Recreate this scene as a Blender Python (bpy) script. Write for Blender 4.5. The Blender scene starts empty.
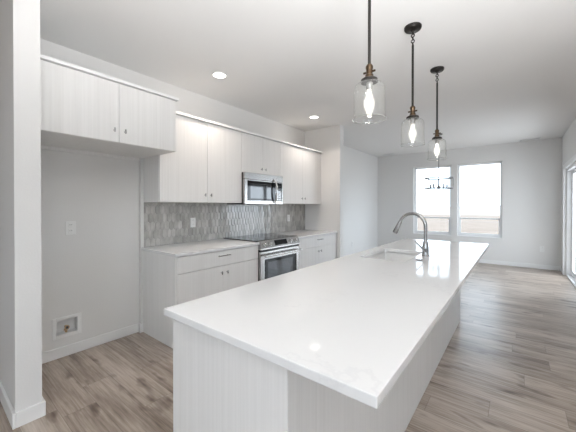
import bpy, bmesh, math, random
from mathutils import Vector, Matrix
random.seed(7)
S = bpy.context.scene
C = S.collection
PI = math.pi

# ------------------------------------------------------------------ camera
EYE = 1.33
cam_d = bpy.data.cameras.new('camera')
cam = bpy.data.objects.new('camera', cam_d); C.objects.link(cam)
cam.location = (0, 0, EYE)
cam.rotation_euler = (PI/2 - 0.006, 0, 0.6668)
cam_d.sensor_width = 36; cam_d.lens = 290.886/576*36
cam_d.shift_y = -7.93/576
cam_d.clip_start = 0.02; cam_d.clip_end = 2000
S.camera = cam

# ------------------------------------------------------------------ world, light, exposure
S.view_settings.view_transform = 'Standard'
S.view_settings.look = 'None'
S.view_settings.gamma = 1
S.view_settings.use_curve_mapping = False
S.view_settings.exposure = 0.25
w = bpy.data.worlds.new('overcast_sky'); S.world = w; w.use_nodes = True
bg = w.node_tree.nodes['Background']
bg.inputs['Color'].default_value = (0.75, 0.87, 1.0, 1); bg.inputs['Strength'].default_value = 3.6

def area(name, loc, rot, sx, sy, power, col, parent=None, shape='RECTANGLE', portal=False, spread=PI):
    d = bpy.data.lights.new(name, 'AREA'); d.shape = shape; d.size = sx; d.size_y = sy
    d.energy = power; d.color = col; d.spread = spread
    o = bpy.data.objects.new(name, d); C.objects.link(o)
    o.location = loc; o.rotation_euler = rot
    if parent: o.parent = parent
    if portal: d.cycles.is_portal = True
    return o
DAY = (0.93, 0.97, 1.0); WARM = (1.0, 0.88, 0.78)
# fill light added at an assumed window opening behind the camera
area('fill_south', (0.9, -2.9, 1.6), (PI/2, 0, 0), 2.8, 1.5, 9, (1.0, 0.97, 0.94))
area('daylight_patio', (1.50, 7.0, 1.06), (0, PI/2, math.radians(32)), 2.1, 1.9, 72, (0.84, 0.91, 1.0))  # added outside the glass to boost the patio door's daylight
# daylight arriving through the two dining windows
area('portal_a', (-1.72, 8.36, 1.48), (-PI/2, 0, 0), 0.9, 1.8, 1, DAY, portal=True)
area('portal_b', (-0.71, 8.36, 1.48), (-PI/2, 0, 0), 0.9, 1.8, 1, DAY, portal=True)
# assumed bounce flash: unseen heads added near the camera to brighten the ceiling
def flash(name, loc, tilt, size, blend, power, col):
    d = bpy.data.lights.new(name, 'SPOT'); d.energy = power; d.color = col
    d.spot_size = math.radians(size); d.spot_blend = blend; d.shadow_soft_size = 0.30
    o = bpy.data.objects.new(name, d); C.objects.link(o); o.location = loc; o.rotation_euler = (PI, math.radians(tilt), 0)
flash('flash_low', (0.35, -0.45, 1.0), -10, 158, 0.5, 36, (0.98, 0.99, 1.0))
flash('flash_high', (0.35, 0.55, 1.52), 0, 172, 0.42, 215, (0.97, 0.985, 1.0))
flash('fill_room', (2.0, 1.5, 1.0), 0, 150, 0.5, 15, (1.0, 0.97, 0.95))  # extra upward fill, added out of view on the right
bf_ = bpy.data.lights.new('fill_bare', 'POINT'); bf_.energy = 6; bf_.shadow_soft_size = 0.25; bf_.color = (1, 1, 1)  # weak all-round fill, added to lift low and camera-facing surfaces
bo_ = bpy.data.objects.new('fill_bare', bf_); C.objects.link(bo_); bo_.location = (0.25, -0.55, 1.75)
CAN_POWER = 4.2
S.cycles.transparent_max_bounces = 24
BULB = 34.0

# ------------------------------------------------------------------ materials
def mat(name, col, rough=0.5, metal=0.0, spec=0.5, **kw):
    m = bpy.data.materials.new(name); m.use_nodes = True
    b = m.node_tree.nodes['Principled BSDF']
    b.inputs['Base Color'].default_value = (*col, 1)
    b.inputs['Roughness'].default_value = rough
    b.inputs['Metallic'].default_value = metal
    b.inputs['Specular IOR Level'].default_value = spec
    for k, v in kw.items(): b.inputs[k].default_value = v
    return m
def nt(m): return m.node_tree, m.node_tree.nodes['Principled BSDF']
def N(t, typ, **kw):
    n = t.nodes.new(typ)
    for k, v in kw.items(): setattr(n, k, v)
    return n
def mapping(t, scale, src='Position'):
    g = N(t, 'ShaderNodeNewGeometry'); mp = N(t, 'ShaderNodeMapping')
    mp.inputs['Scale'].default_value = scale
    t.links.new(g.outputs['Position'], mp.inputs['Vector'])
    return mp.outputs[0]
def noise(t, vec, scale=1, detail=3, rough=0.5):
    n = N(t, 'ShaderNodeTexNoise'); n.inputs['Scale'].default_value = scale
    n.inputs['Detail'].default_value = detail; n.inputs['Roughness'].default_value = rough
    t.links.new(vec, n.inputs['Vector']); return n.outputs['Fac']
def ramp(t, fac, stops):
    r = N(t, 'ShaderNodeValToRGB'); e = r.color_ramp.elements
    while len(e) < len(stops): e.new(0.5)
    for i, (p, c) in enumerate(stops): e[i].position = p; e[i].color = (*c, 1)
    t.links.new(fac, r.inputs['Fac']); return r.outputs['Color']
def bump(t, b, h, strength, dist):
    n = N(t, 'ShaderNodeBump'); n.inputs['Strength'].default_value = strength; n.inputs['Distance'].default_value = dist
    t.links.new(h, n.inputs['Height']); t.links.new(n.outputs[0], b.inputs['Normal'])

def paint(name, col, rough, bs=0.25):
    m = mat(name, col, rough); t, b = nt(m)
    f = noise(t, mapping(t, (1, 1, 1)), 90, 2); bump(t, b, f, bs, 0.002)
    return m
M_WALL = paint('wall_paint', (0.775, 0.768, 0.755), 0.75)
M_CEIL = paint('ceiling_paint', (0.80, 0.795, 0.785), 0.85, 0.5)
M_TRIM = mat('trim_paint', (0.86, 0.86, 0.855), 0.35)
M_VINYL = mat('white_vinyl', (0.86, 0.865, 0.87), 0.35)
M_PLASTIC = mat('white_plastic', (0.85, 0.85, 0.84), 0.3)
M_SLOT = mat('dark_slot', (0.08, 0.08, 0.08), 0.6)

def laminate(name, lo, hi):
    m = mat(name, hi, 0.42); t, b = nt(m)
    f1 = noise(t, mapping(t, (95, 95, 1.1)), 1, 4, 0.6)
    f2 = noise(t, mapping(t, (24, 24, 0.5)), 1, 2)
    mx = N(t, 'ShaderNodeMath', operation='MULTIPLY_ADD'); mx.inputs[1].default_value = 0.65
    t.links.new(f1, mx.inputs[0])
    m2 = N(t, 'ShaderNodeMath', operation='MULTIPLY'); m2.inputs[1].default_value = 0.35
    t.links.new(f2, m2.inputs[0]); t.links.new(m2.outputs[0], mx.inputs[2])
    c = ramp(t, mx.outputs[0], [(0.36, lo), (0.60, hi)])
    t.links.new(c, b.inputs['Base Color'])
    return m
M_CAB = laminate('white_woodgrain_laminate', (0.765, 0.757, 0.742), (0.820, 0.813, 0.80))
M_CABIN = mat('cabinet_box_melamine', (0.78, 0.775, 0.76), 0.5)
M_KICK = mat('toe_kick', (0.45, 0.44, 0.43), 0.6)

def quartz():
    m = mat('white_quartz', (0.815, 0.815, 0.815), 0.07, spec=0.5); t, b = nt(m)
    v = mapping(t, (1, 1, 1))
    d = noise(t, v, 2.3, 6, 0.65)
    a = N(t, 'ShaderNodeMath', operation='SUBTRACT'); a.inputs[1].default_value = 0.5; t.links.new(d, a.inputs[0])
    ab = N(t, 'ShaderNodeMath', operation='ABSOLUTE'); t.links.new(a.outputs[0], ab.inputs[0])
    patch = noise(t, v, 2.0, 1)
    ad = N(t, 'ShaderNodeMath', operation='MULTIPLY_ADD'); ad.inputs[1].default_value = -0.16; ad.inputs[2].default_value = 0.095
    t.links.new(patch, ad.inputs[0])
    ad2 = N(t, 'ShaderNodeMath', operation='ADD'); t.links.new(ab.outputs[0], ad2.inputs[0]); t.links.new(ad.outputs[0], ad2.inputs[1])
    c = ramp(t, ad2.outputs[0], [(0.0, (0.778, 0.778, 0.782)), (0.015, (0.815, 0.815, 0.815))])
    t.links.new(c, b.inputs['Base Color'])
    return m
M_QUARTZ = quartz()
M_SINK = mat('white_composite', (0.90, 0.90, 0.895), 0.25)

def floor_mat():
    m = mat('oak_vinyl_plank', (0.4, 0.35, 0.3), 0.32, spec=0.8); t, b = nt(m)
    g = N(t, 'ShaderNodeNewGeometry'); sp = N(t, 'ShaderNodeSeparateXYZ'); t.links.new(g.outputs['Position'], sp.inputs[0])
    W, L = 0.185, 1.25
    def mth(op, a, bb=None, cc=None):
        n = N(t, 'ShaderNodeMath', operation=op)
        for i, q in enumerate((a, bb, cc)):
            if q is None: continue
            if isinstance(q, (int, float)): n.inputs[i].default_value = q
            else: t.links.new(q, n.inputs[i])
        return n.outputs[0]
    v = mth('DIVIDE', sp.outputs['Y'], W); row = mth('FLOOR', v); fv = mth('SUBTRACT', v, row)
    wn = N(t, 'ShaderNodeTexWhiteNoise', noise_dimensions='1D'); t.links.new(row, wn.inputs['W'])
    u = mth('ADD', mth('DIVIDE', sp.outputs['X'], L), wn.outputs['Value']); colu = mth('FLOOR', u); fu = mth('SUBTRACT', u, colu)
    cx = N(t, 'ShaderNodeCombineXYZ'); t.links.new(row, cx.inputs[0]); t.links.new(colu, cx.inputs[1])
    wi = N(t, 'ShaderNodeTexWhiteNoise', noise_dimensions='2D'); t.links.new(cx.outputs[0], wi.inputs['Vector'])
    pid = wi.outputs['Value']
    gx = N(t, 'ShaderNodeCombineXYZ')
    t.links.new(mth('MULTIPLY_ADD', pid, 37.0, mth('MULTIPLY', sp.outputs['X'], 1.3)), gx.inputs[0])
    t.links.new(mth('MULTIPLY_ADD', pid, 11.0, mth('MULTIPLY', sp.outputs['Y'], 9.0)), gx.inputs[1])
    n1 = noise(t, gx.outputs[0], 1.1, 6, 0.62)
    gy = N(t, 'ShaderNodeCombineXYZ')
    t.links.new(mth('MULTIPLY_ADD', pid, 51.0, mth('MULTIPLY', sp.outputs['X'], 3.0)), gy.inputs[0])
    t.links.new(mth('MULTIPLY', sp.outputs['Y'], 70.0), gy.inputs[1])
    n2 = noise(t, gy.outputs[0], 1.0, 3, 0.6)
    gz = N(t, 'ShaderNodeCombineXYZ')
    t.links.new(mth('MULTIPLY_ADD', pid, 23.0, mth('MULTIPLY', sp.outputs['X'], 2.2)), gz.inputs[0])
    t.links.new(mth('MULTIPLY_ADD', pid, 5.0, mth('MULTIPLY', sp.outputs['Y'], 6.0)), gz.inputs[1])
    n3 = noise(t, gz.outputs[0], 1.6, 2)
    mix = mth('ADD', mth('ADD', mth('MULTIPLY', n1, 0.50), mth('MULTIPLY', n2, 0.36)), mth('MULTIPLY', pid, 0.11))
    col = ramp(t, mix, [(0.30, (0.105, 0.074, 0.055)), (0.42, (0.270, 0.212, 0.168)), (0.53, (0.430, 0.360, 0.304)), (0.68, (0.590, 0.520, 0.462))])
    knot = ramp(t, n3, [(0.27, (0.36, 0.30, 0.26)), (0.41, (1, 1, 1))])
    mk = N(t, 'ShaderNodeMix', data_type='RGBA', blend_type='MULTIPLY'); mk.inputs['Factor'].default_value = 1
    t.links.new(col, mk.inputs['A']); t.links.new(knot, mk.inputs['B'])
    ev = mth('MULTIPLY', mth('MINIMUM', fv, mth('SUBTRACT', 1.0, fv)), W)
    eu = mth('MULTIPLY', mth('MINIMUM', fu, mth('SUBTRACT', 1.0, fu)), L)
    ed = mth('MINIMUM', ev, eu)
    seam = ramp(t, mth('DIVIDE', ed, 0.01), [(0.05, (0.60, 0.57, 0.55)), (0.25, (1, 1, 1))])
    ms = N(t, 'ShaderNodeMix', data_type='RGBA', blend_type='MULTIPLY'); ms.inputs['Factor'].default_value = 1
    t.links.new(mk.outputs['Result'], ms.inputs['A']); t.links.new(seam, ms.inputs['B'])
    t.links.new(ms.outputs['Result'], b.inputs['Base Color'])
    bump(t, b, mth('ADD', n2, mth('MULTIPLY', mth('MINIMUM', ed, 0.003), 300.0)), 0.25, 0.002)
    return m
M_FLOOR = floor_mat()

def tile_mat():
    m = mat('grey_picket_tile', (0.3, 0.295, 0.285), 0.14, spec=0.6); t, b = nt(m)
    g = N(t, 'ShaderNodeNewGeometry')
    f = noise(t, mapping(t, (1, 16, 7)), 1, 5, 0.65)
    ad = N(t, 'ShaderNodeMath', operation='MULTIPLY_ADD'); ad.inputs[1].default_value = 0.30
    t.links.new(g.outputs['Random Per Island'], ad.inputs[0]); t.links.new(f, ad.inputs[2])
    c = ramp(t, ad.outputs[0], [(0.40, (0.35, 0.34, 0.32)), (0.65, (0.48, 0.468, 0.445)), (0.92, (0.65, 0.638, 0.612))])
    t.links.new(c, b.inputs['Base Color']); return m
M_TILE = tile_mat()
M_GROUT = mat('tile_grout', (0.52, 0.51, 0.50), 0.8)
def steel(name, col, rough):
    m = mat(name, col, rough, 1.0); t, b = nt(m)
    f = noise(t, mapping(t, (6, 6, 260)), 1, 2); bump(t, b, f, 0.06, 0.001); return m
M_STEEL = steel('brushed_stainless', (0.47, 0.46, 0.45), 0.27)
M_NICKEL = mat('brushed_nickel', (0.42, 0.42, 0.42), 0.24, 1.0)
M_CHROME = mat('polished_steel', (0.72, 0.72, 0.72), 0.10, 1.0)
M_BLACKGL = mat('black_glass', (0.008, 0.008, 0.009), 0.05, spec=0.25)
M_BLACK = mat('black_enamel', (0.014, 0.014, 0.014), 0.38)
M_BRONZE = mat('dark_bronze', (0.022, 0.019, 0.017), 0.36, 0.5)
M_BRASS = mat('aged_brass', (0.115, 0.078, 0.05), 0.28, 1.0)
M_VALVE = mat('bright_brass', (0.62, 0.44, 0.27), 0.3, 1.0)
M_BURNER = mat('printed_burner_ring', (0.10, 0.10, 0.105), 0.2)
M_CHAND = mat('satin_silver_metal', (0.17, 0.17, 0.17), 0.4, 0.5)
M_IRON = mat('weathered_grey_metal', (0.26, 0.255, 0.25), 0.5, 0.5)

def glass(name, tint, ior, base, haze=0.0):
    m = bpy.data.materials.new(name); m.use_nodes = True; t = m.node_tree
    t.nodes.remove(t.nodes['Principled BSDF']); out = t.nodes['Material Output']
    tr = N(t, 'ShaderNodeBsdfTransparent'); tr.inputs[0].default_value = (*tint, 1)
    gl = N(t, 'ShaderNodeBsdfGlossy'); gl.inputs['Roughness'].default_value = 0.02
    fr = N(t, 'ShaderNodeFresnel'); fr.inputs['IOR'].default_value = ior
    g = N(t, 'ShaderNodeNewGeometry'); inv = N(t, 'ShaderNodeMath', operation='SUBTRACT'); inv.inputs[0].default_value = 1.0
    t.links.new(g.outputs['Backfacing'], inv.inputs[1])
    ml = N(t, 'ShaderNodeMath', operation='MULTIPLY'); t.links.new(fr.outputs[0], ml.inputs[0]); t.links.new(inv.outputs[0], ml.inputs[1])
    sc = N(t, 'ShaderNodeMath', operation='MULTIPLY'); sc.inputs[1].default_value = base; t.links.new(ml.outputs[0], sc.inputs[0]); sc.use_clamp = True
    mx = N(t, 'ShaderNodeMixShader'); t.links.new(sc.outputs[0], mx.inputs[0])
    t.links.new(tr.outputs[0], mx.inputs[1]); t.links.new(gl.outputs[0], mx.inputs[2])
    if haze > 0:
        tl = N(t, 'ShaderNodeBsdfTranslucent'); m2 = N(t, 'ShaderNodeMixShader'); m2.inputs[0].default_value = haze
        t.links.new(mx.outputs[0], m2.inputs[1]); t.links.new(tl.outputs[0], m2.inputs[2]); mx = m2
    t.links.new(mx.outputs[0], out.inputs['Surface']); return m
M_PANE = glass('window_glass', (0.97, 0.98, 0.98), 1.45, 1.0)
M_SHADE = glass('clear_shade_glass', (0.985, 0.99, 0.99), 1.5, 1.7, 0.025)
M_RIM = glass('thick_rim_glass', (0.96, 0.97, 0.97), 1.5, 5.0, 0.06)
def emit(name, col, s):
    m = mat(name, (0.9, 0.9, 0.9), 0.4); b = m.node_tree.nodes['Principled BSDF']
    b.inputs['Emission Color'].default_value = (*col, 1); b.inputs['Emission Strength'].default_value = s; return m
M_BULB = emit('glowing_bulb', (1.0, 0.93, 0.83), BULB)
def envelope():
    m = bpy.data.materials.new('glowing_bulb_glass'); m.use_nodes = True; t = m.node_tree
    t.nodes.remove(t.nodes['Principled BSDF']); out = t.nodes['Material Output']
    tr = N(t, 'ShaderNodeBsdfTransparent'); em = N(t, 'ShaderNodeEmission')
    em.inputs['Color'].default_value = (1.0, 0.95, 0.87, 1); em.inputs['Strength'].default_value = 1.6
    mx = N(t, 'ShaderNodeMixShader'); mx.inputs[0].default_value = 0.36
    t.links.new(tr.outputs[0], mx.inputs[1]); t.links.new(em.outputs[0], mx.inputs[2]); t.links.new(mx.outputs[0], out.inputs['Surface'])
    return m
M_ENVELOPE = envelope()
M_LENS = emit('lit_lens', (1.0, 0.95, 0.88), 5.0)
M_MIRRORGL = mat('reflective_oven_glass', (0.02, 0.022, 0.025), 0.05, spec=0.6)
M_LCD = mat('dark_display', (0.008, 0.009, 0.010), 0.08, spec=0.3)
def field():
    m = mat('dry_stubble_field', (0.5, 0.4, 0.3), 0.95); t, b = nt(m)
    f = noise(t, mapping(t, (0.5, 0.9, 1)), 1, 6, 0.75)
    c = ramp(t, f, [(0.35, (0.19, 0.135, 0.098)), (0.65, (0.28, 0.215, 0.168))])
    t.links.new(c, b.inputs['Base Color']); return m
M_FIELD = field()
M_FIELD2 = mat('hazed_far_field', (0.36, 0.32, 0.27), 0.95)  # paler than the near field: distance haze painted into the colour
M_HILL = mat('bluish_hills', (0.30, 0.295, 0.285), 0.95)

# ------------------------------------------------------------------ mesh helpers
def wl(o):
    v = Vector((0, 0, 0))
    while o is not None: v += o.location; o = o.parent
    return v
class MB:
    def __init__(s): s.bm = bmesh.new()
    def box(s, x0, x1, y0, y1, z0, z1):
        x0, x1 = min(x0, x1), max(x0, x1); y0, y1 = min(y0, y1), max(y0, y1); z0, z1 = min(z0, z1), max(z0, z1)
        v = [s.bm.verts.new(p) for p in ((x0,y0,z0),(x1,y0,z0),(x1,y1,z0),(x0,y1,z0),(x0,y0,z1),(x1,y0,z1),(x1,y1,z1),(x0,y1,z1))]
        for f in ((0,3,2,1),(4,5,6,7),(0,1,5,4),(1,2,6,5),(2,3,7,6),(3,0,4,7)): s.bm.faces.new([v[i] for i in f])
        return s
    def prism(s, pts, axis, a, b):
        """pts: 2D polygon in the two other axes (order xyz without axis), extruded from a to b"""
        def P(p, q):
            l = list(p); l.insert('xyz'.index(axis), q); return l
        A = [s.bm.verts.new(P(p, a)) for p in pts]; B = [s.bm.verts.new(P(p, b)) for p in pts]
        n = len(pts)
        s.bm.faces.new(A); s.bm.faces.new(B[::-1])
        for i in range(n): s.bm.faces.new((A[i], B[i], B[(i+1)%n], A[(i+1)%n]))
        return s
    def tube(s, path, r, seg=12, caps=True):
        path = [Vector(p) for p in path]; n = len(path)
        rr = r if isinstance(r, (list, tuple)) else [r]*n
        rings = []; up = None
        for i, p in enumerate(path):
            d = (path[min(i+1, n-1)] - path[max(i-1, 0)]).normalized()
            if up is None:
                up = Vector((0,0,1)) if abs(d.z) < 0.9 else Vector((1,0,0))
            a = d.cross(up).normalized(); bb = a.cross(d).normalized(); up = bb
            rings.append([s.bm.verts.new(p + (a*math.cos(k*2*PI/seg) + bb*math.sin(k*2*PI/seg))*rr[i]) for k in range(seg)])
        for i in range(n-1):
            for k in range(seg):
                s.bm.faces.new((rings[i][k], rings[i][(k+1)%seg], rings[i+1][(k+1)%seg], rings[i+1][k]))
        if caps: s.bm.faces.new(rings[0][::-1]); s.bm.faces.new(rings[-1])
        return s
    def lathe(s, prof, c=(0,0,0), seg=32, axis='z', closed=False):
        """prof: list of (radius, height)"""
        c = Vector(c); rings = []
        def P(r, h, a):
            x, y = r*math.cos(a), r*math.sin(a)
            return c + Vector({'z': (x, y, h), 'x': (h, x, y), 'y': (y, h, x)}[axis])
        for r, h in prof:
            if r < 1e-6: rings.append([s.bm.verts.new(P(0, h, 0))])
            else: rings.append([s.bm.verts.new(P(r, h, k*2*PI/seg)) for k in range(seg)])
        pr = list(zip(rings[:-1], rings[1:])) + ([(rings[-1], rings[0])] if closed else [])
        for A, B in pr:
            for k in range(seg):
                k2 = (k+1) % seg
                if len(A) == 1 and len(B) == 1: continue
                if len(A) == 1: s.bm.faces.new((A[0], B[k2], B[k]))
                elif len(B) == 1: s.bm.faces.new((A[k], A[k2], B[0]))
                else: s.bm.faces.new((A[k], A[k2], B[k2], B[k]))
        return s
    def torus(s, c, R, r, seg=40, ts=8, axis='z'):
        return s.lathe([(R + r*math.cos(a*2*PI/ts), r*math.sin(a*2*PI/ts)) for a in range(ts)], c, seg, axis, True)
    def build(s, name, m, parent=None, bevel=0.0, smooth=False, bseg=2):
        bmesh.ops.recalc_face_normals(s.bm, faces=s.bm.faces[:])
        co = [v.co for v in s.bm.verts]
        if parent is None:
            o0 = Vector(((min(v.x for v in co)+max(v.x for v in co))/2, (min(v.y for v in co)+max(v.y for v in co))/2, min(v.z for v in co)))
        else: o0 = wl(parent)
        for v in s.bm.verts: v.co -= o0
        me = bpy.data.meshes.new(name); s.bm.to_mesh(me); s.bm.free()
        me.materials.append(m)
        if smooth:
            for p in me.polygons: p.use_smooth = True
            try: me.set_sharp_from_angle(angle=math.radians(38))
            except Exception: pass
        o = bpy.data.objects.new(name, me); C.objects.link(o)
        if parent is None: o.location = o0
        else: o.parent = parent
        if bevel > 0:
            b = o.modifiers.new('edge', 'BEVEL'); b.width = bevel; b.segments = bseg; b.limit_method = 'ANGLE'; b.angle_limit = math.radians(40)
            b.harden_normals = False
        return o
def B(*a): return MB().box(*a)
def tag(o, label=None, cat=None, group=None, kind=None):
    if label: o['label'] = label
    if cat: o['category'] = cat
    if group: o['group'] = group
    if kind: o['kind'] = kind
    return o
def thing(name, label, cat, loc, group=None):
    o = bpy.data.objects.new(name, None); C.objects.link(o); o.location = loc
    o.empty_display_size = 0.1
    return tag(o, label, cat, group)
def dup(root, loc, label=None, group=None):
    r = root.copy(); C.objects.link(r); r.location = loc
    if label: r['label'] = label
    if group: r['group'] = group
    for ch in list(root.children):
        c = ch.copy(); C.objects.link(c); c.parent = r
        for g in list(ch.children):
            d = g.copy(); C.objects.link(d); d.parent = c
    return r
def struct(o, label=None):
    return tag(o, label, None, None, 'structure')

def wall(name, axis, p0, p1, u0, u1, z0, z1, holes=(), m=None):
    """wall slab between p0 and p1 on axis ('x' or 'y'), spanning u and z, with rectangular holes (ua,ub,za,zb)"""
    us = sorted({u0, u1, *[h[0] for h in holes], *[h[1] for h in holes]})
    zs = sorted({z0, z1, *[h[2] for h in holes], *[h[3] for h in holes]})
    def solid(i, j):
        if i < 0 or j < 0 or i >= len(us)-1 or j >= len(zs)-1: return False
        u, z = (us[i]+us[i+1])/2, (zs[j]+zs[j+1])/2
        return not any(h[0] < u < h[1] and h[2] < z < h[3] for h in holes)
    b = MB(); cache = {}
    def V(p, u, z):
        k = (p, u, z)
        if k not in cache: cache[k] = b.bm.verts.new((p, u, z) if axis == 'x' else (u, p, z))
        return cache[k]
    for i in range(len(us)-1):
        for j in range(len(zs)-1):
            if not solid(i, j): continue
            a, c, d, e = us[i], us[i+1], zs[j], zs[j+1]
            for p in (p0, p1): b.bm.faces.new((V(p,a,d), V(p,c,d), V(p,c,e), V(p,a,e)))
            if not solid(i-1, j): b.bm.faces.new((V(p0,a,d), V(p1,a,d), V(p1,a,e), V(p0,a,e)))
            if not solid(i+1, j): b.bm.faces.new((V(p0,c,d), V(p1,c,d), V(p1,c,e), V(p0,c,e)))
            if not solid(i, j-1): b.bm.faces.new((V(p0,a,d), V(p1,a,d), V(p1,c,d), V(p0,c,d)))
            if not solid(i, j+1): b.bm.faces.new((V(p0,a,e), V(p1,a,e), V(p1,c,e), V(p0,c,e)))
    return struct(b.build(name, m or M_WALL))

# ------------------------------------------------------------------ room shell
XL, XR, YF, ZC = -3.154, 0.723, 8.188, 2.743
PY0, PY1, PX = 0.355, 0.480, -2.365          # partition beside the refrigerator alcove
EY0, EY1, EX = 4.523, 4.650, -2.412           # stub wall at the far end of the cabinets
GX = 3.60; YB = -3.0; LX = -5.2
struct(B(LX-.2, GX+.2, YB-.2, YF+.2, -0.15, 0).build('floor', M_FLOOR))
struct(B(LX-.2, GX+.2, YB-.2, YF+.2, ZC, ZC+0.15).build('ceiling', M_CEIL))
BOX = (0.735, 0.898, 0.195, 0.328)           # hole for the water box
wall('wall_kitchen', 'x', XL-0.15, XL, PY1, YF+.2, 0, ZC, [BOX])
wall('wall_partition', 'y', PY0, PY1, LX-.2, PX, 0, ZC)
wall('wall_stub', 'y', EY0, EY1, XL, EX, 0, ZC)
WA = (-2.175, -1.285, 0.60, 2.365); WB = (-1.155, -0.262, 0.60, 2.365)
wall('wall_far', 'y', YF, YF+0.18, XL-.15, XR+.15, 0, ZC, [WA, WB])
DR = (5.88, 7.74, 0.0, 2.05)
wall('wall_right', 'x', XR, XR+0.15, 5.55, YF, 0, ZC, [DR])
wall('wall_jog', 'y', 5.55, 5.70, XR+.15, GX, 0, ZC)
wall('wall_east', 'x', GX, GX+0.15, YB, 5.70, 0, ZC, [(-1.6, 0.0, 0.9, 2.3)])
wall('wall_back', 'y', YB-0.15, YB, LX, GX, 0, ZC, [(-0.6, 2.4, 0.8, 2.4)])
wall('wall_left', 'x', LX-0.15, LX, YB, PY0, 0, ZC)
# small furred corner between alcove wall and cabinet side
struct(B(XL, -3.112, 1.447, 1.479, 0, 1.8415).build('trim_1', M_WALL))

BH, BT = 0.092, 0.016
def base(name, *boxes):
    b = MB()
    for q in boxes: b.box(*q)
    return struct(b.build(name, M_TRIM, bevel=0.004))
base('baseboard_kitchen', (XL, XL+BT, PY1, 1.447, 0, BH))
base('baseboard_corner', (XL+BT, -3.098, 1.431, 1.447, 0, BH), (-3.112, -3.098, 1.447, 1.479, 0, BH))
base('baseboard_partition', (LX, PX+BT, PY0-BT, PY0, 0, BH), (PX, PX+BT, PY0, PY1+BT, 0, BH), (-2.55, PX, PY1, PY1+BT, 0, BH))
base('baseboard_dining', (XL, XL+BT, EY1, YF, 0, BH), (XL+BT, EX, EY1, EY1+BT, 0, BH), (EX, EX+BT, EY0, EY1+BT, 0, BH))
base('baseboard_far', (XL+BT, XR, YF-BT, YF, 0, BH))
base('baseboard_right', (XR-BT, XR, DR[1]+0.085, YF-BT, 0, BH))

def window(name, q):
    x0, x1, z0, z1 = q; y = YF + 0.085
    root = B(x0, x1, YF+0.004, YF+0.18, z0-0.0, z0+0.012).build(name, M_TRIM); struct(root)   # sill board
    zb = z0 + 0.012; fw = 0.042
    f = MB()
    f.box(x0, x0+fw, y, y+0.07, zb, z1); f.box(x1-fw, x1, y, y+0.07, zb, z1)
    f.box(x0+fw, x1-fw, y, y+0.07, zb, zb+fw); f.box(x0+fw, x1-fw, y, y+0.07, z1-fw, z1)
    f.build('window_frame', M_VINYL, root, 0.003)
    zr = 1.035
    l = MB(); sw = 0.026
    a, b_, c, d = x0+fw, x1-fw, zb+fw, zr
    l.box(a, a+sw, y+0.008, y+0.035, c, d+0.02); l.box(b_-sw, b_, y+0.008, y+0.035, c, d+0.02)
    l.box(a+sw, b_-sw, y+0.008, y+0.035, c, c+sw); l.box(a+sw, b_-sw, y+0.008, y+0.035, d-sw+0.01, d+0.02)
    ls = l.build('lower_sash', M_VINYL, root, 0.002)
    B(a+sw, b_-sw, y+0.018, y+0.024, c+sw, d-sw+0.01).build('pane', M_PANE, ls)
    u = MB()
    u.box(a, b_, y+0.038, y+0.062, d-0.012, d+0.018)
    us = u.build('meeting_rail', M_VINYL, root, 0.002)
    B(a, b_, y+0.046, y+0.052, d+0.018, z1-fw).build('pane', M_PANE, root)
window('window_1', WA); window('window_2', WB)

# sliding patio door in the right wall
dr = B(XR+0.03, XR+0.15, DR[0], DR[1], 0.0, 0.022).build('door_1', M_VINYL); struct(dr)
f = MB(); y0, y1, z1 = DR[0], DR[1], DR[3]
f.box(XR+0.03, XR+0.15, y0, y0+0.045, 0.022, z1); f.box(XR+0.03, XR+0.15, y1-0.045, y1, 0.022, z1); f.box(XR+0.03, XR+0.15, y0+0.045, y1-0.045, z1-0.045, z1)
f.build('door_frame', M_VINYL, dr, 0.003)
cs = MB(); cw = 0.085
cs.box(XR-0.018, XR, y1-0.006, y1+cw, 0, z1+cw); cs.box(XR-0.018, XR, y0-cw, y0+0.006, 0, z1+cw); cs.box(XR-0.018, XR, y0+0.006, y1-0.006, z1-0.006, z1+cw)
cs.build('door_casing', M_TRIM, dr, 0.003)
for (a, b_, xo) in ((y0+0.045, (y0+y1)/2+0.035, 0.055), ((y0+y1)/2-0.035, y1-0.045, 0.10)):
    p = MB(); sw = 0.07; xx0, xx1 = XR+xo, XR+xo+0.035
    p.box(xx0, xx1, a, a+sw, 0.022, z1-0.045); p.box(xx0, xx1, b_-sw, b_, 0.022, z1-0.045)
    p.box(xx0, xx1, a+sw, b_-sw, 0.022, 0.022+sw+0.02); p.box(xx0, xx1, a+sw, b_-sw, z1-0.045-sw, z1-0.045)
    dp = p.build('door_panel', M_VINYL, dr, 0.003)
    B(xx0+0.014, xx0+0.020, a+sw, b_-sw, 0.022+sw+0.02, z1-0.045-sw).build('pane', M_PANE, dp)

# outdoors: dry field to the horizon
gr = MB()
vs = [gr.bm.verts.new(p) for p in ((-500,-100,-0.45),(500,-100,-0.45),(500,70,-0.45),(-500,70,-0.45))]; gr.bm.faces.new(vs)
struct(gr.build('ground', M_FIELD))
gr = MB()
vs = [gr.bm.verts.new(p) for p in ((-700,70,-0.45),(700,70,-0.45),(900,900,-0.45),(-900,900,-0.45))]; gr.bm.faces.new(vs)
struct(gr.build('ground_far', M_FIELD2))
hl = MB(); nx = 60; pr = []
for i in range(nx+1):
    x = -800 + i*1600/nx
    pr.append((x, 820 + 20*math.sin(i*1.3), 3.2 + 3.0*math.sin(i*0.55)*math.sin(i*0.21) + 1.4*random.random()))
rows = []
for x, y, h in pr: rows.append([hl.bm.verts.new((x, y-60, -0.45)), hl.bm.verts.new((x, y, -0.45+h)), hl.bm.verts.new((x, y+60, -0.45))])
for A, Bq in zip(rows[:-1], rows[1:]):
    for k in range(2): hl.bm.faces.new((A[k], Bq[k], Bq[k+1], A[k+1]))
struct(hl.build('hills', M_HILL))

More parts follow.
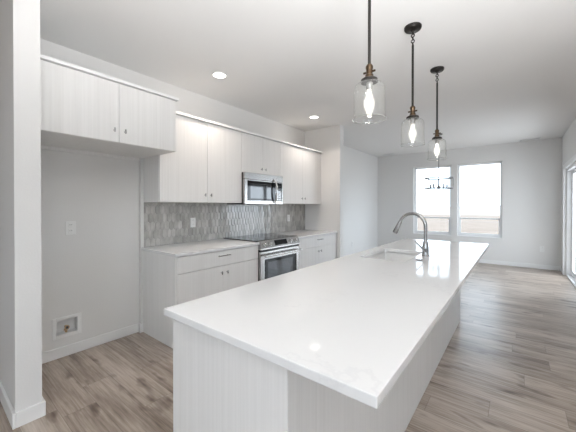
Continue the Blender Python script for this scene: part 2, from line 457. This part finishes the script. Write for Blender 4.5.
# ------------------------------------------------------------------ cabinets
def knob(x, y, z, parent):
    """T-shaped pull: short vertical bar on a stem, sticking out towards +x"""
    b = MB()
    b.tube([(x-0.001, y, z), (x+0.021, y, z)], 0.0045, 10)
    b.tube([(x+0.024, y, z-0.017), (x+0.024, y, z-0.015), (x+0.024, y, z+0.015), (x+0.024, y, z+0.017)], [0.0045, 0.006, 0.006, 0.0045], 10)
    o = b.build('knob', M_NICKEL, parent, smooth=True); o['label'] = 'brushed nickel T-shaped knob'; return o
def slab(name, x, y0, y1, z0, z1, parent, t=0.019):
    return B(x-t, x, y0, y1, z0, z1).build(name, M_CAB, parent, 0.0016)
def two_doors(x, y0, y1, z0, z1, ys, zk, root, ky=0.04):
    g = 0.0016
    a = slab('door', x, y0+g, ys-g, z0, z1, root); knob(x, ys-ky, zk, a)
    b = slab('door', x, ys+g, y1-g, z0, z1, root); knob(x, ys+ky, zk, b)
def wall_cab(label, x, y0, y1, ys, z0, z1, zk, back=XL):
    r = thing('wall_cabinet', label, 'cabinet', ((x+back)/2, (y0+y1)/2, z0))
    B(back+0.001, x-0.021, y0, y1, z0, z1).build('cabinet_box', M_CAB, r, 0.001)
    two_doors(x, y0, y1, z0+0.001, z1-0.006, ys, zk, r)
    return r
UX = -2.790; UB = 1.372; UT = 2.290; Y0 = 1.482
YA, YBm = 2.581, 3.362
FX = -2.512
fc = wall_cab('short white two-door wall cabinet above the empty refrigerator alcove', FX, PY1+0.022, 1.496, 1.000, 1.842, 2.320, 1.934)
cr = MB(); cr.box(XL+0.001, FX+0.022, PY1+0.002, 1.516, 2.320, 2.345)
cr.build('crown', M_TRIM, fc, 0.002)
B(FX-0.03, FX-0.004, PY1+0.001, PY1+0.022, 1.842, 2.320).build('filler_strip', M_CAB, fc)
B(XL+0.001, XL+0.020, PY1+0.004, 1.446, 1.812, 1.8415).build('mounting_rail', M_CAB, fc)
wall_cab('tall white two-door wall cabinet left of the microwave', UX, Y0, YA, 2.052, UB, UT, 1.458)
wall_cab('small white two-door wall cabinet directly above the microwave', UX, YA+0.001, YBm, 2.978, 1.775, UT, 1.842)
wall_cab('tall white two-door wall cabinet right of the microwave by the stub wall', UX, YBm+0.001, EY0-0.003, 3.942, UB, UT, 1.458)
mo = MB(); mo.box(XL+0.001, UX+0.022, 1.500, EY0-0.001, UT, UT+0.026)
tag(mo.build('cabinet_moulding', M_TRIM, None, 0.002), 'long thin white top moulding along the wall cabinets over the counter', 'moulding')

BX = -2.475; CT = 0.893; CU = 0.864; RY0, RY1 = 2.562, 3.368
def base_cab(label, y0, y1, ys, panel):
    r = thing('base_cabinet', label, 'cabinet', ((BX+XL)/2, (y0+y1)/2, 0))
    B(XL+0.001, BX-0.021, y0, y1, 0.10, CU-0.001).build('cabinet_box', M_CAB, r)
    B(XL+0.001, BX-0.085, y0+0.001, y1-0.001, 0, 0.0995).build('toe_kick', M_KICK, r)
    if panel: B(XL+0.001, BX, y0-0.018, y0-0.0005, 0, CU-0.001).build('end_panel', M_CAB, r, 0.001)
    d = slab('drawer', BX, y0+0.002, y1-0.002, 0.697, CU-0.010, r)
    ym = (y0+y1)/2; b = MB()
    for s in (-0.055, 0.055): b.tube([(BX-0.001, ym+s, 0.805), (BX+0.026, ym+s, 0.805)], 0.004, 8)
    b.tube([(BX+0.028, ym-0.082, 0.805), (BX+0.028, ym+0.082, 0.805)], 0.0052, 10)
    p = b.build('pull', M_NICKEL, d, smooth=True); p['label'] = 'brushed nickel bar pull'
    two_doors(BX, y0+0.0005, y1-0.0005, 0.103, 0.692, ys, 0.622, r, 0.038)
base_cab('white base cabinet with wide drawer left of the range', Y0, RY0-0.003, 2.028, True)
base_cab('white base cabinet with wide drawer between range and stub wall', RY1+0.003, EY0-0.003, 3.945, False)
tag(B(XL+0.001, BX+0.022, Y0-0.032, RY0-0.002, CU, CT).build('countertop', M_QUARTZ, None, 0.003), 'white quartz countertop left of the range', 'countertop')
tag(B(XL+0.001, BX+0.022, RY1+0.002, EY0-0.001, CU, CT).build('countertop', M_QUARTZ, None, 0.003), 'white quartz countertop right of the range', 'countertop')

# ------------------------------------------------------------------ backsplash of elongated hexagon tiles
bs = thing('backsplash', 'grey glazed elongated-hexagon tile backsplash between counters and wall cabinets', 'backsplash', (XL+0.004, 3.0, CT))
gy0, gy1, gz0, gz1 = Y0+0.0, EY0-0.001, CT+0.0005, UB-0.0005
B(XL+0.0005, XL+0.005, gy0, gy1, gz0, gz1).build('grout', M_GROUT, bs)
tb = MB(); P = 0.0545; TH = 0.112; TIP = 0.024; GAP = 0.0035
def clip(poly):
    def half(pl, ax, lim, keep_less):
        out = []
        for i in range(len(pl)):
            a, b = pl[i], pl[(i+1) % len(pl)]
            ia = (a[ax] <= lim) if keep_less else (a[ax] >= lim); ib = (b[ax] <= lim) if keep_less else (b[ax] >= lim)
            if ia: out.append(a)
            if ia != ib:
                q = (lim-a[ax])/(b[ax]-a[ax]); out.append((a[0]+(b[0]-a[0])*q, a[1]+(b[1]-a[1])*q))
        return out
    for ax, lim, kl in ((0, gy0+.001, False), (0, gy1-.001, True), (1, gz0+.001, False), (1, gz1-.001, True)):
        if len(poly) < 3: return []
        poly = half(poly, ax, lim, kl)
    return poly
rowh = TH - TIP + GAP*0.9
r0 = UB - 0.044 + TH/2 - 6*rowh
for rI in range(9):
    zc = r0 + rI*rowh
    for cI in range(-1, 60):
        yc = gy0 + 0.03 + cI*P + (P/2 if rI % 2 else 0)
        hw = (P-GAP)/2; hh = TH/2
        poly = [(yc-hw, zc-hh+TIP), (yc, zc-hh), (yc+hw, zc-hh+TIP), (yc+hw, zc+hh-TIP), (yc, zc+hh), (yc-hw, zc+hh-TIP)]
        poly = clip(poly)
        if len(poly) < 3: continue
        ar = sum(a[0]*b[1]-a[1]*b[0] for a, b in zip(poly, poly[1:]+poly[:1]))/2
        if abs(ar) < 1e-4: continue
        ty, tz = random.gauss(0, 0.016), random.gauss(0, 0.010)
        cy = sum(p[0] for p in poly)/len(poly); cz = sum(p[1] for p in poly)/len(poly)
        def hgt(p, k): return XL + 0.0095 + (p[0]-cy)*ty + (p[1]-cz)*tz - k
        inn = [(cy+(p[0]-cy)*0.90, cz+(p[1]-cz)*0.965) for p in poly]
        A = [tb.bm.verts.new((hgt(p, 0), *p)) for p in inn]
        Bv = [tb.bm.verts.new((hgt(p, 0.0022), *p)) for p in poly]
        Cv = [tb.bm.verts.new((XL+0.0045, *p)) for p in poly]
        n = len(poly); tb.bm.faces.new(A)
        for i in range(n):
            j = (i+1) % n
            tb.bm.faces.new((A[i], A[j], Bv[j], Bv[i])); tb.bm.faces.new((Bv[i], Bv[j], Cv[j], Cv[i]))
tb.build('tiles', M_TILE, bs)

# ------------------------------------------------------------------ microwave over the range
MX = -2.742; MY0, MY1 = YA+0.004, YBm-0.004; MZ0, MZ1 = 1.360, 1.772
mw = thing('microwave', 'stainless over-the-range microwave below the small wall cabinet', 'microwave', (-2.95, (MY0+MY1)/2, MZ0))
B(XL+0.011, MX-0.035, MY0, MY1, MZ0+0.012, MZ1).build('body', M_BLACK, mw, 0.002)
B(XL+0.05, MX-0.05, MY0+0.02, MY1-0.02, MZ0-0.004, MZ0+0.012).build('underside', M_BLACK, mw)
DY = MY1 - 0.165
B(MX-0.034, MX, MY0, MY1, MZ1-0.085, MZ1).build('vent_grille', M_STEEL, mw, 0.003)
dm = MB(); dm.box(MX-0.034, MX, MY0, DY, MZ0, MZ1-0.088)
door = dm.build('door', M_STEEL, mw, 0.003)
B(MX-0.004, MX+0.0035, MY0+0.052, DY-0.004, MZ0+0.046, MZ1-0.104).build('window', M_BLACKGL, door, 0.002)
B(MX+0.0036, MX+0.0042, MY0+0.10, DY-0.10, MZ0+0.075, MZ1-0.135).build('window_screen', M_MIRRORGL, door)
hb = MB(); hy = DY - 0.030; hz0, hz1 = MZ0+0.02, MZ1-0.055
pts = []
for i in range(15):
    q = i/14; pts.append((MX+0.004+0.050*math.sin(PI*q)**0.6, hy, hz0+(hz1-hz0)*q))
hb.tube(pts, 0.0125, 12)
hb.build('handle', M_CHROME, door, smooth=True)
cp = B(MX-0.034, MX, DY+0.003, MY1, MZ0, MZ1-0.088).build('control_panel', M_STEEL, mw, 0.003)
B(MX-0.002, MX+0.003, DY+0.014, MY1-0.022, MZ0+0.046, MZ1-0.104).build('keypad', M_BLACKGL, cp, 0.001)
B(MX+0.003, MX+0.0036, DY+0.035, MY1-0.045, MZ1-0.155, MZ1-0.125).build('display', M_LCD, cp)
kb = MB()
for i in range(3):
    for j in range(5): kb.box(MX+0.003, MX+0.0038, DY+0.030+i*0.034, DY+0.054+i*0.034, MZ0+0.058+j*0.028, MZ0+0.076+j*0.028)
kb.build('buttons', M_STEEL, cp)

# ------------------------------------------------------------------ slide-in electric range
RX = -2.440
rg = thing('range', 'stainless slide-in electric range with black glass cooktop', 'range', (-2.8, (RY0+RY1)/2, 0))
B(XL+0.03, RX-0.035, RY0+0.002, RY1-0.002, 0.03, 0.898).build('body', M_BLACK, rg)
ct = B(XL+0.035, RX-0.060, RY0-0.016, RY1+0.016, CT+0.0015, CT+0.012).build('cooktop', M_BLACKGL, rg, 0.003)
for (bx, by, rr) in ((-2.66, 2.76, 0.105), (-2.66, 3.16, 0.085), (-2.93, 2.76, 0.08), (-2.93, 3.16, 0.105), (-2.90, 2.965, 0.055)):
    MB().lathe([(rr, CT+0.0118), (rr, CT+0.0124), (rr-0.004, CT+0.0124), (rr-0.004, CT+0.0118)], (bx, by, 0), 40, closed=True).build('burner_ring', M_BURNER, ct)
pan = MB().prism([(RX-0.060, CT+0.006), (RX-0.060, 0.795), (RX+0.008, 0.795), (RX+0.008, 0.812), (RX-0.030, CT+0.010), (RX-0.045, CT+0.012)], 'y', RY0, RY1)
cpn = pan.build('control_panel', M_STEEL, rg, 0.002)
fa = Vector((RX+0.008, 0, 0.812)); fb = Vector((RX-0.030, 0, CT+0.010)); fd = (fb-fa).normalized(); fn = Vector((fd.z, 0, -fd.x))
def onface(q, y, off): 
    p = fa + (fb-fa)*q + fn*off; return Vector((p.x, y, p.z))
dsp = MB(); ym = (RY0+RY1)/2
qa = [onface(0.16, ym-0.125, 0.0), onface(0.16, ym+0.125, 0.0), onface(0.86, ym+0.125, 0.0), onface(0.86, ym-0.125, 0.0)]
A = [dsp.bm.verts.new(p - fn*0.002) for p in qa]; Bv = [dsp.bm.verts.new(p + fn*0.003) for p in qa]
dsp.bm.faces.new(A); dsp.bm.faces.new(Bv)
for i in range(4): dsp.bm.faces.new((A[i], A[(i+1)%4], Bv[(i+1)%4], Bv[i]))
dsp.build('display', M_BLACKGL, cpn)
for yk in (RY0+0.085, RY0+0.190, RY1-0.190, RY1-0.085):
    k = MB(); p = onface(0.5, yk, 0)
    k.tube([p - fn*0.001, p + fn*0.006, p + fn*0.008, p + fn*0.026, p + fn*0.030], [0.026, 0.026, 0.021, 0.019, 0.016], 20)
    kk = k.build('control_knob', M_CHROME, cpn, smooth=True)
B(RX-0.034, RX-0.004, RY0+0.003, RY1-0.003, 0.772, 0.7945).build('gap_trim', M_BLACK, rg)
od = MB(); wy0, wy1, wz0, wz1 = RY0+0.085, RY1-0.085, 0.30, 0.655
od.box(RX-0.034, RX, RY0+0.003, RY1-0.003, 0.215, 0.770)
dd = od.build('oven_door', M_STEEL, rg, 0.003)
B(RX-0.002, RX+0.003, RY0+0.075, RY1-0.075, 0.275, 0.672).build('oven_window', M_BLACKGL, dd, 0.003)
B(RX+0.003, RX+0.0037, RY0+0.135, RY1-0.165, 0.315, 0.632).build('oven_glass', M_MIRRORGL, dd)
hb = MB()
for s in (RY0+0.075, RY1-0.075): hb.tube([(RX-0.001, s, 0.722), (RX+0.045, s, 0.722)], 0.010, 10)
hb.tube([(RX+0.048, RY0+0.035, 0.722), (RX+0.048, RY1-0.035, 0.722)], 0.0145, 14)
hb.build('handle', M_STEEL, dd, smooth=True)
B(RX-0.034, RX-0.002, RY0+0.003, RY1-0.003, 0.045, 0.210).build('storage_drawer', M_STEEL, rg, 0.003)
B(XL+0.06, RX-0.06, RY0+0.02, RY1-0.02, 0.0, 0.03).build('base', M_BLACK, rg)

# ------------------------------------------------------------------ island
IX0, IX1, IY0, IY1, IT, IU = -1.129, -0.238, 0.617, 3.918, 0.914, 0.886
KX0, KX1, KY0, KY1 = -1.115, -0.512, 0.648, 3.885
isl = thing('kitchen_island', 'long white woodgrain kitchen island with a white top', 'island', ((KX0+KX1)/2, (KY0+KY1)/2, 0))
B(KX0+0.02, KX1-0.019, KY0+0.019, KY1-0.019, 0.0, 0.60).build('cabinet_box', M_CABIN, isl)
B(KX0, KX1, KY0, KY0+0.0185, 0, IU-0.0005).build('end_panel', M_CAB, isl, 0.001)
B(KX0, KX1, KY1-0.0185, KY1, 0, IU-0.0005).build('end_panel', M_CAB, isl, 0.001)
B(KX1-0.0185, KX1-0.003, KY0+0.0187, KY1-0.0187, 0, IU-0.0005).build('back_panel', M_CAB, isl, 0.001)
fr = [(KY0+0.019, 1.45), (1.45, 2.18), (2.18, 2.92), (2.92, KY1-0.019)]
for a, b_ in fr:
    ys = (a+b_)/2
    for (c, d, kk) in ((a, ys, -1), (ys, b_, 1)):
        o = B(KX0+0.0005, KX0+0.0195, c+0.0016, d-0.0016, 0.103, IU-0.012).build('door', M_CAB, isl, 0.0015)
        b = MB(); yk = ys + kk*0.04
        b.tube([(KX0+0.001, yk, 0.80), (KX0-0.021, yk, 0.80)], 0.0045, 8)
        b.tube([(KX0-0.024, yk, 0.783), (KX0-0.024, yk, 0.817)], 0.006, 10)
        b.build('knob', M_NICKEL, o, smooth=True)
SX0, SX1, SY0, SY1 = -1.020, -0.662, 2.245, 2.850
def slab_with_hole(x0, x1, y0, y1, z0, z1, hx0, hx1, hy0, hy1, r=0.02, seg=4):
    b = MB(); hole = []
    for (cx, cy, a0) in ((hx1-r, hy1-r, 0), (hx0+r, hy1-r, PI/2), (hx0+r, hy0+r, PI), (hx1-r, hy0+r, 1.5*PI)):
        for i in range(seg+1):
            a = a0 + i*PI/2/seg; hole.append((cx+r*math.cos(a), cy+r*math.sin(a)))
    outer = [(x1, y1), (x0, y1), (x0, y0), (x1, y0)]
    n = len(hole); per = seg+1
    rings = {}
    for z in (z0, z1):
        H = [b.bm.verts.new((*p, z)) for p in hole]; O = [b.bm.verts.new((*p, z)) for p in outer]; rings[z] = (H, O)
        for k in range(4):
            for i in range(seg): b.bm.faces.new((O[k], H[k*per+i], H[k*per+i+1]))
            b.bm.faces.new((O[k], H[k*per+seg], H[((k+1)*per) % n], O[(k+1) % 4]))
    (H0, O0), (H1, O1) = rings[z0], rings[z1]
    for i in range(n): b.bm.faces.new((H0[i], H0[(i+1)%n], H1[(i+1)%n], H1[i]))
    for i in range(4): b.bm.faces.new((O0[i], O0[(i+1)%4], O1[(i+1)%4], O1[i]))
    return b
tag(slab_with_hole(IX0, IX1, IY0, IY1, IU, IT, SX0, SX1, SY0, SY1).build('island_countertop', M_QUARTZ, None, 0.0025), 'large white quartz slab with sink cutout on the island', 'countertop')
sk = thing('sink', 'white undermount sink set in the island top', 'sink', ((SX0+SX1)/2, (SY0+SY1)/2, IU-0.225))
b = slab_with_hole(SX0-0.03, SX1+0.03, SY0-0.03, SY1+0.03, IU-0.012, IU-0.0008, SX0-0.004, SX1+0.004, SY0-0.004, SY1+0.004)
b.build('rim', M_SINK, sk)
b = MB(); x0, x1, y0, y1, zt, zb = SX0-0.004, SX1+0.004, SY0-0.004, SY1+0.004, IU-0.006, IU-0.215
t_ = 0.010
b.box(x0-t_, x0, y0-t_, y1+t_, zb, zt); b.box(x1, x1+t_, y0-t_, y1+t_, zb, zt); b.box(x0, x1, y0-t_, y0, zb, zt); b.box(x0, x1, y1, y1+t_, zb, zt)
b.box(x0-t_, x1+t_, y0-t_, y1+t_, zb-t_, zb)
b.build('basin', M_SINK, sk)
MB().lathe([(0, zb+0.002), (0.032, zb+0.002), (0.043, zb+0.004), (0.045, zb+0.0005)], ((x0+x1)/2, (y0+y1)/2, 0), 28).build('drain', M_CHROME, sk, smooth=True)

FXp, FYp = -0.600, 2.624
fc = thing('faucet', 'tall brushed nickel gooseneck faucet on the island beside the sink', 'faucet', (FXp, FYp, IT))
MB().lathe([(0, IT+0.0004), (0.032, IT+0.0004), (0.032, IT+0.006), (0.026, IT+0.012), (0.0245, IT+0.075), (0.019, IT+0.115), (0.0155, IT+0.125), (0, IT+0.125)], (FXp, FYp, 0), 28).build('base', M_NICKEL, fc, smooth=True)
pts = [(FXp, FYp, IT+0.12), (FXp, FYp, IT+0.18), (FXp, FYp, IT+0.24)]
R_ = 0.106; cz = IT+0.247
for i in range(17):
    a = math.radians(0 + i*160/16); pts.append((FXp - R_ + R_*math.cos(a), FYp, cz + R_*math.sin(a)))
MB().tube(pts, 0.0145, 16).build('spout', M_NICKEL, fc, smooth=True)
e = Vector(pts[-1]); dr_ = (Vector(pts[-1])-Vector(pts[-2])).normalized(); 
MB().tube([e - dr_*0.002, e + dr_*0.01, e + dr_*0.05, e + dr_*0.105, e + dr_*0.112], [0.0155, 0.0175, 0.0185, 0.0225, 0.020], 18).build('spray_head', M_NICKEL, fc, smooth=True)
MB().tube([(FXp, FYp-0.015, IT+0.05), (FXp, FYp-0.040, IT+0.05)], 0.017, 16).build('handle_hub', M_NICKEL, fc, smooth=True)
MB().tube([(FXp-0.004, FYp-0.034, IT+0.052), (FXp-0.028, FYp-0.060, IT+0.085), (FXp-0.060, FYp-0.090, IT+0.125)], [0.0085, 0.0065, 0.0055], 12).build('lever', M_NICKEL, fc, smooth=True)
tag(MB().lathe([(0, IT+0.0004), (0.026, IT+0.0004), (0.026, IT+0.004), (0.022, IT+0.007), (0.013, IT+0.007), (0.012, IT+0.010), (0, IT+0.0105)], (-0.592, 2.384, 0), 28).build('sink_button', M_NICKEL, None, smooth=True),
    'small round metal button on the island top in front of the faucet', 'button')

# ------------------------------------------------------------------ pendants over the island
def bulb_prof(z0, h=0.115, r=0.030):
    return [(0.012, z0), (0.013, z0-0.012), (0.020, z0-0.035), (r*0.93, z0-0.060), (r, z0-0.078), (r*0.88, z0-0.096), (r*0.5, z0-h+0.005), (0, z0-h)]
def make_pendant(x, y, label):
    r = thing('pendant_light', label, 'pendant light', (x, y, 1.813), 'pendant lights over the island')
    MB().lathe([(0, ZC-0.0005), (0.065, ZC-0.0005), (0.065, ZC-0.012), (0.059, ZC-0.022), (0.022, ZC-0.026), (0.012, ZC-0.034), (0, ZC-0.034)], (x, y, 0), 36).build('canopy', M_BRONZE, r, smooth=True)
    sw = MB(); sw.torus((x, y, ZC-0.046), 0.012, 0.0038, 20, 8, 'x'); sw.torus((x, y, ZC-0.068), 0.012, 0.0038, 20, 8, 'y'); sw.torus((x, y, ZC-0.090), 0.012, 0.0038, 20, 8, 'x'); sw.torus((x, y, ZC-0.112), 0.012, 0.0038, 20, 8, 'y'); sw.torus((x, y, ZC-0.134), 0.012, 0.0038, 20, 8, 'x')
    sw.build('chain_links', M_BRONZE, r, smooth=True)
    MB().tube([(x, y, ZC-0.144), (x, y, 2.118)], 0.0085, 14).build('rod', M_BRONZE, r, smooth=True)
    MB().lathe([(0, 2.120), (0.014, 2.120), (0.020, 2.110), (0.020, 2.098), (0.0175, 2.094), (0.0175, 2.066), (0.022, 2.062), (0.022, 2.048), (0.030, 2.046), (0.030, 2.043), (0, 2.043)], (x, y, 0), 28).build('socket', M_BRASS, r, smooth=True)
    MB().tube([(x-0.034, y, 2.080), (x+0.034, y, 2.080)], [0.006, 0.006], 10).build('switch_key', M_BRASS, r, smooth=True)
    MB().lathe([(0, 2.0428), (0.036, 2.0428), (0.046, 2.036), (0.048, 2.022), (0.043, 2.020), (0.0, 2.024)], (x, y, 0), 32).build('cap', M_BRONZE, r, smooth=True)
    o = [(0.040, 2.0195), (0.056, 2.017), (0.069, 2.011), (0.078, 2.001), (0.0835, 1.987), (0.0855, 1.968), (0.086, 1.930), (0.0865, 1.870), (0.0875, 1.843), (0.0895, 1.826), (0.0920, 1.817)]
    inn = [(q[0]-0.0028, q[1]-0.001) for q in o]
    sh = MB().lathe(o + [(0.0905, 1.8145)] + inn[::-1], (x, y, 0), 48, closed=True).build('glass_shade', M_SHADE, r, smooth=True)
    MB().torus((x, y, 1.8165), 0.0912, 0.0030, 48, 8).build('rim', M_RIM, sh, smooth=True)
    MB().lathe([(0, 2.0198), (0.0175, 2.0198), (0.0175, 1.985), (0.015, 1.980), (0, 1.980)], (x, y, 0), 20).build('bulb_holder', M_IRON, r, smooth=True)
    bu = MB().lathe(bulb_prof(1.979, 0.135, 0.031), (x, y, 0), 24).build('bulb', M_ENVELOPE, r, smooth=True)
    MB().lathe([(0, 1.968), (0.006, 1.966), (0.009, 1.945), (0.0125, 1.915), (0.0125, 1.890), (0.009, 1.868), (0, 1.860)], (x, y, 0), 16).build('filament', M_BULB, bu, smooth=True)
    return r
p0 = make_pendant(-0.650, 1.560, 'nearest black pendant light with clear glass shade over the island front')
dup(p0, (-0.650, 2.417, 1.813), 'middle black pendant light with clear glass shade over the island sink')
dup(p0, (-0.650, 3.307, 1.813), 'farthest black pendant light with clear glass shade over the island back end')

# ------------------------------------------------------------------ recessed ceiling lights
def make_can(x, y, label):
    r = thing('recessed_light', label, 'ceiling light', (x, y, ZC-0.006), 'recessed ceiling lights')
    MB().lathe([(0.082, ZC-0.0004), (0.080, ZC-0.006), (0.066, ZC-0.006), (0.064, ZC-0.0004)], (x, y, 0), 40, closed=True).build('trim_ring', M_TRIM, r, smooth=True)
    MB().lathe([(0, ZC-0.0006), (0.0638, ZC-0.0006), (0.0638, ZC-0.004), (0, ZC-0.004)], (x, y, 0), 36).build('lens', M_LENS, r)
    return r
c0 = make_can(-2.521, 2.011, 'lit recessed ceiling light above the left base cabinet')
c1 = dup(c0, (-2.528, 3.878, ZC-0.006), 'lit recessed ceiling light near the stub wall')
for (x, y) in [(-2.521, 2.011), (-2.528, 3.878)]:
    area('can_light', (x, y, ZC-0.012), (0, 0, 0), 0.12, 0.12, CAN_POWER, WARM, shape='DISK', spread=math.radians(125))

# ------------------------------------------------------------------ dining chandelier
cx, cy = -1.205, 6.30
ch = thing('chandelier', 'airy round ring chandelier hanging before the dining windows', 'chandelier', (cx, cy, 1.665))
MB().lathe([(0, ZC-0.0005), (0.065, ZC-0.0005), (0.060, ZC-0.02), (0.012, ZC-0.03), (0, ZC-0.03)], (cx, cy, 0), 28).build('canopy', M_CHAND, ch, smooth=True)
MB().tube([(cx, cy, ZC-0.028), (cx, cy, 1.865)], 0.006, 10).build('rod', M_CHAND, ch, smooth=True)
R = 0.25
def hoop(z): return MB().lathe([(R, z-0.009), (R, z+0.009), (R-0.008, z+0.009), (R-0.008, z-0.009)], (cx, cy, 0), 56, closed=True)
hoop(1.880).build('ring', M_CHAND, ch); hoop(1.680).build('ring', M_CHAND, ch)
for i in range(8):
    a = i*PI/4 + 0.2; x, y = cx+(R-0.003)*math.cos(a), cy+(R-0.003)*math.sin(a)
    MB().tube([(x, y, 1.680), (x, y, 1.880)], 0.0055, 6).build('upright', M_CHAND, ch)
for i in range(4):
    a = i*PI/2 + 0.2; x, y = cx+(R-0.003)*math.cos(a), cy+(R-0.003)*math.sin(a)
    MB().tube([(cx, cy, 1.865), (x, y, 1.880)], 0.0055, 6).build('spoke', M_CHAND, ch)
MB().lathe([(0, 1.680), (0.03, 1.680), (0.035, 1.700), (0.02, 1.725), (0.012, 1.765), (0.012, 1.865), (0, 1.865)], (cx, cy, 0), 20).build('hub', M_CHAND, ch, smooth=True)
for i in range(5):
    a = i*2*PI/5 + 0.5; x, y = cx+0.15*math.cos(a), cy+0.15*math.sin(a)
    arm = MB().tube([(cx, cy, 1.700), (cx+0.08*math.cos(a), cy+0.08*math.sin(a), 1.687), (x, y, 1.700)], 0.006, 8).build('arm', M_CHAND, ch, smooth=True)
    MB().lathe([(0, 1.700), (0.024, 1.703), (0.015, 1.709), (0.013, 1.765), (0, 1.765)], (x, y, 0), 14).build('candle_socket', M_CHAND, arm, smooth=True)

# ------------------------------------------------------------------ outlets, water box, vents
def outlet(label, p, axis, w=0.072, h=0.117, white=M_PLASTIC):
    """plate standing on a wall; p = centre on the wall surface; axis 'x' faces +x, 'y' faces -y"""
    r = thing('wall_outlet', label, 'outlet', (p[0], p[1], p[2]-h/2))
    def bx(u0, u1, z0, z1, d0, d1, name, m, parent, bev=0):
        if axis == 'x': q = B(p[0]+d0, p[0]+d1, p[1]+u0, p[1]+u1, p[2]+z0, p[2]+z1)
        else: q = B(p[0]+u0, p[0]+u1, p[1]-d1, p[1]-d0, p[2]+z0, p[2]+z1)
        return q.build(name, m, parent, bev)
    bx(-w/2, w/2, -h/2, h/2, 0.0003, 0.006, 'cover_plate', white, r, 0.002)
    for s in (-1, 1):
        f = bx(-0.017, 0.017, s*0.026-0.019, s*0.026+0.019, 0.006, 0.0085, 'receptacle', white, r, 0.002)
        for u in (-0.007, 0.006):
            bx(u, u+0.0022, s*0.026-0.002, s*0.026+0.009, 0.0085, 0.0088, 'slot', M_SLOT, f)
    return r
outlet('white outlet plate on the grey alcove wall above the water box', (XL, 0.845, 1.135), 'x', 0.078, 0.122)
outlet('white outlet plate on the grey tile left of the range', (XL+0.010, 2.095, 1.130), 'x')
outlet('white outlet plate on the grey tile right of the range', (XL+0.010, 4.007, 1.125), 'x')
outlet('white outlet plate low on the far left dining wall', (XL, 6.555, 0.409), 'x')
outlet('white outlet plate low on the wall right of the windows', (0.421, YF, 0.423), 'y')

wb = thing('water_supply_box', 'white recessed refrigerator water box with brass valve low on alcove wall', 'water box', (XL, 0.816, 0.166))
y0, y1, z0, z1 = BOX
fr = MB(); a0, a1, b0, b1 = 0.709, 0.924, 0.168, 0.352
fr.box(XL+0.0004, XL+0.008, a0, y0+0.003, b0, b1); fr.box(XL+0.0004, XL+0.008, y1-0.003, a1, b0, b1)
fr.box(XL+0.0004, XL+0.008, y0+0.003, y1-0.003, b0, z0+0.003); fr.box(XL+0.0004, XL+0.008, y0+0.003, y1-0.003, z1-0.003, b1)
fr.build('face_frame', M_PLASTIC, wb, 0.002)
ib = MB(); g = 0.001; dp = 0.075
ib.box(XL-dp-0.004, XL-dp, y0+g, y1-g, z0+g, z1-g)
ib.box(XL-dp, XL-0.0005, y0+g, y0+g+0.003, z0+g, z1-g); ib.box(XL-dp, XL-0.0005, y1-g-0.003, y1-g, z0+g, z1-g)
ib.box(XL-dp, XL-0.0005, y0+g+0.003, y1-g-0.003, z0+g, z0+g+0.003); ib.box(XL-dp, XL-0.0005, y0+g+0.003, y1-g-0.003, z1-g-0.003, z1-g)
ib.build('inner_box', M_PLASTIC, wb)
v = MB(); vx, vy = XL-0.030, 0.816
v.tube([(vx, vy, z0+0.002), (vx, vy, z0+0.065)], 0.010, 14); v.tube([(vx, vy, z0+0.022), (vx, vy, z0+0.036)], 0.016, 6)
v.tube([(vx-0.02, vy, z0+0.055), (vx+0.030, vy, z0+0.055)], 0.008, 12)
va = v.build('valve', M_VALVE, wb, smooth=True); va['label'] = 'brass shutoff valve'
MB().tube([(vx+0.030, vy, z0+0.055), (vx+0.036, vy, z0+0.055)], 0.019, 8).build('valve_handle', M_VALVE, va)
B(vx+0.0355, vx+0.038, vy-0.009, vy+0.009, z0+0.044, z0+0.066).build('handle_centre', M_SLOT, va)

def register(label, x0, x1, y0, y1):
    r = thing('ceiling_vent', label, 'air vent', ((x0+x1)/2, (y0+y1)/2, ZC-0.008))
    f = MB(); w_ = 0.02; a, b_ = ZC-0.008, ZC-0.0005
    f.box(x0, x0+w_, y0, y1, a, b_); f.box(x1-w_, x1, y0, y1, a, b_); f.box(x0+w_, x1-w_, y0, y0+w_, a, b_); f.box(x0+w_, x1-w_, y1-w_, y1, a, b_)
    f.build('frame', M_TRIM, r)
    B(x0+w_, x1-w_, y0+w_, y1-w_, ZC-0.0015, ZC-0.0005).build('backing', M_TRIM, r)
    s = MB(); n = 6
    for i in range(n):
        yy = y0+w_+(y1-y0-2*w_)*(i+0.5)/n
        s.prism([(yy-0.006, ZC-0.007), (yy-0.005, ZC-0.0075), (yy+0.006, ZC-0.002), (yy+0.005, ZC-0.0016)], 'x', x0+w_, x1-w_)
    s.build('louvres', M_TRIM, r)
register('white ceiling vent near the wall right of the windows', 0.03, 0.39, 7.90, 8.06)
register('white ceiling vent in the far left dining corner', -2.93, -2.60, 7.86, 8.00)
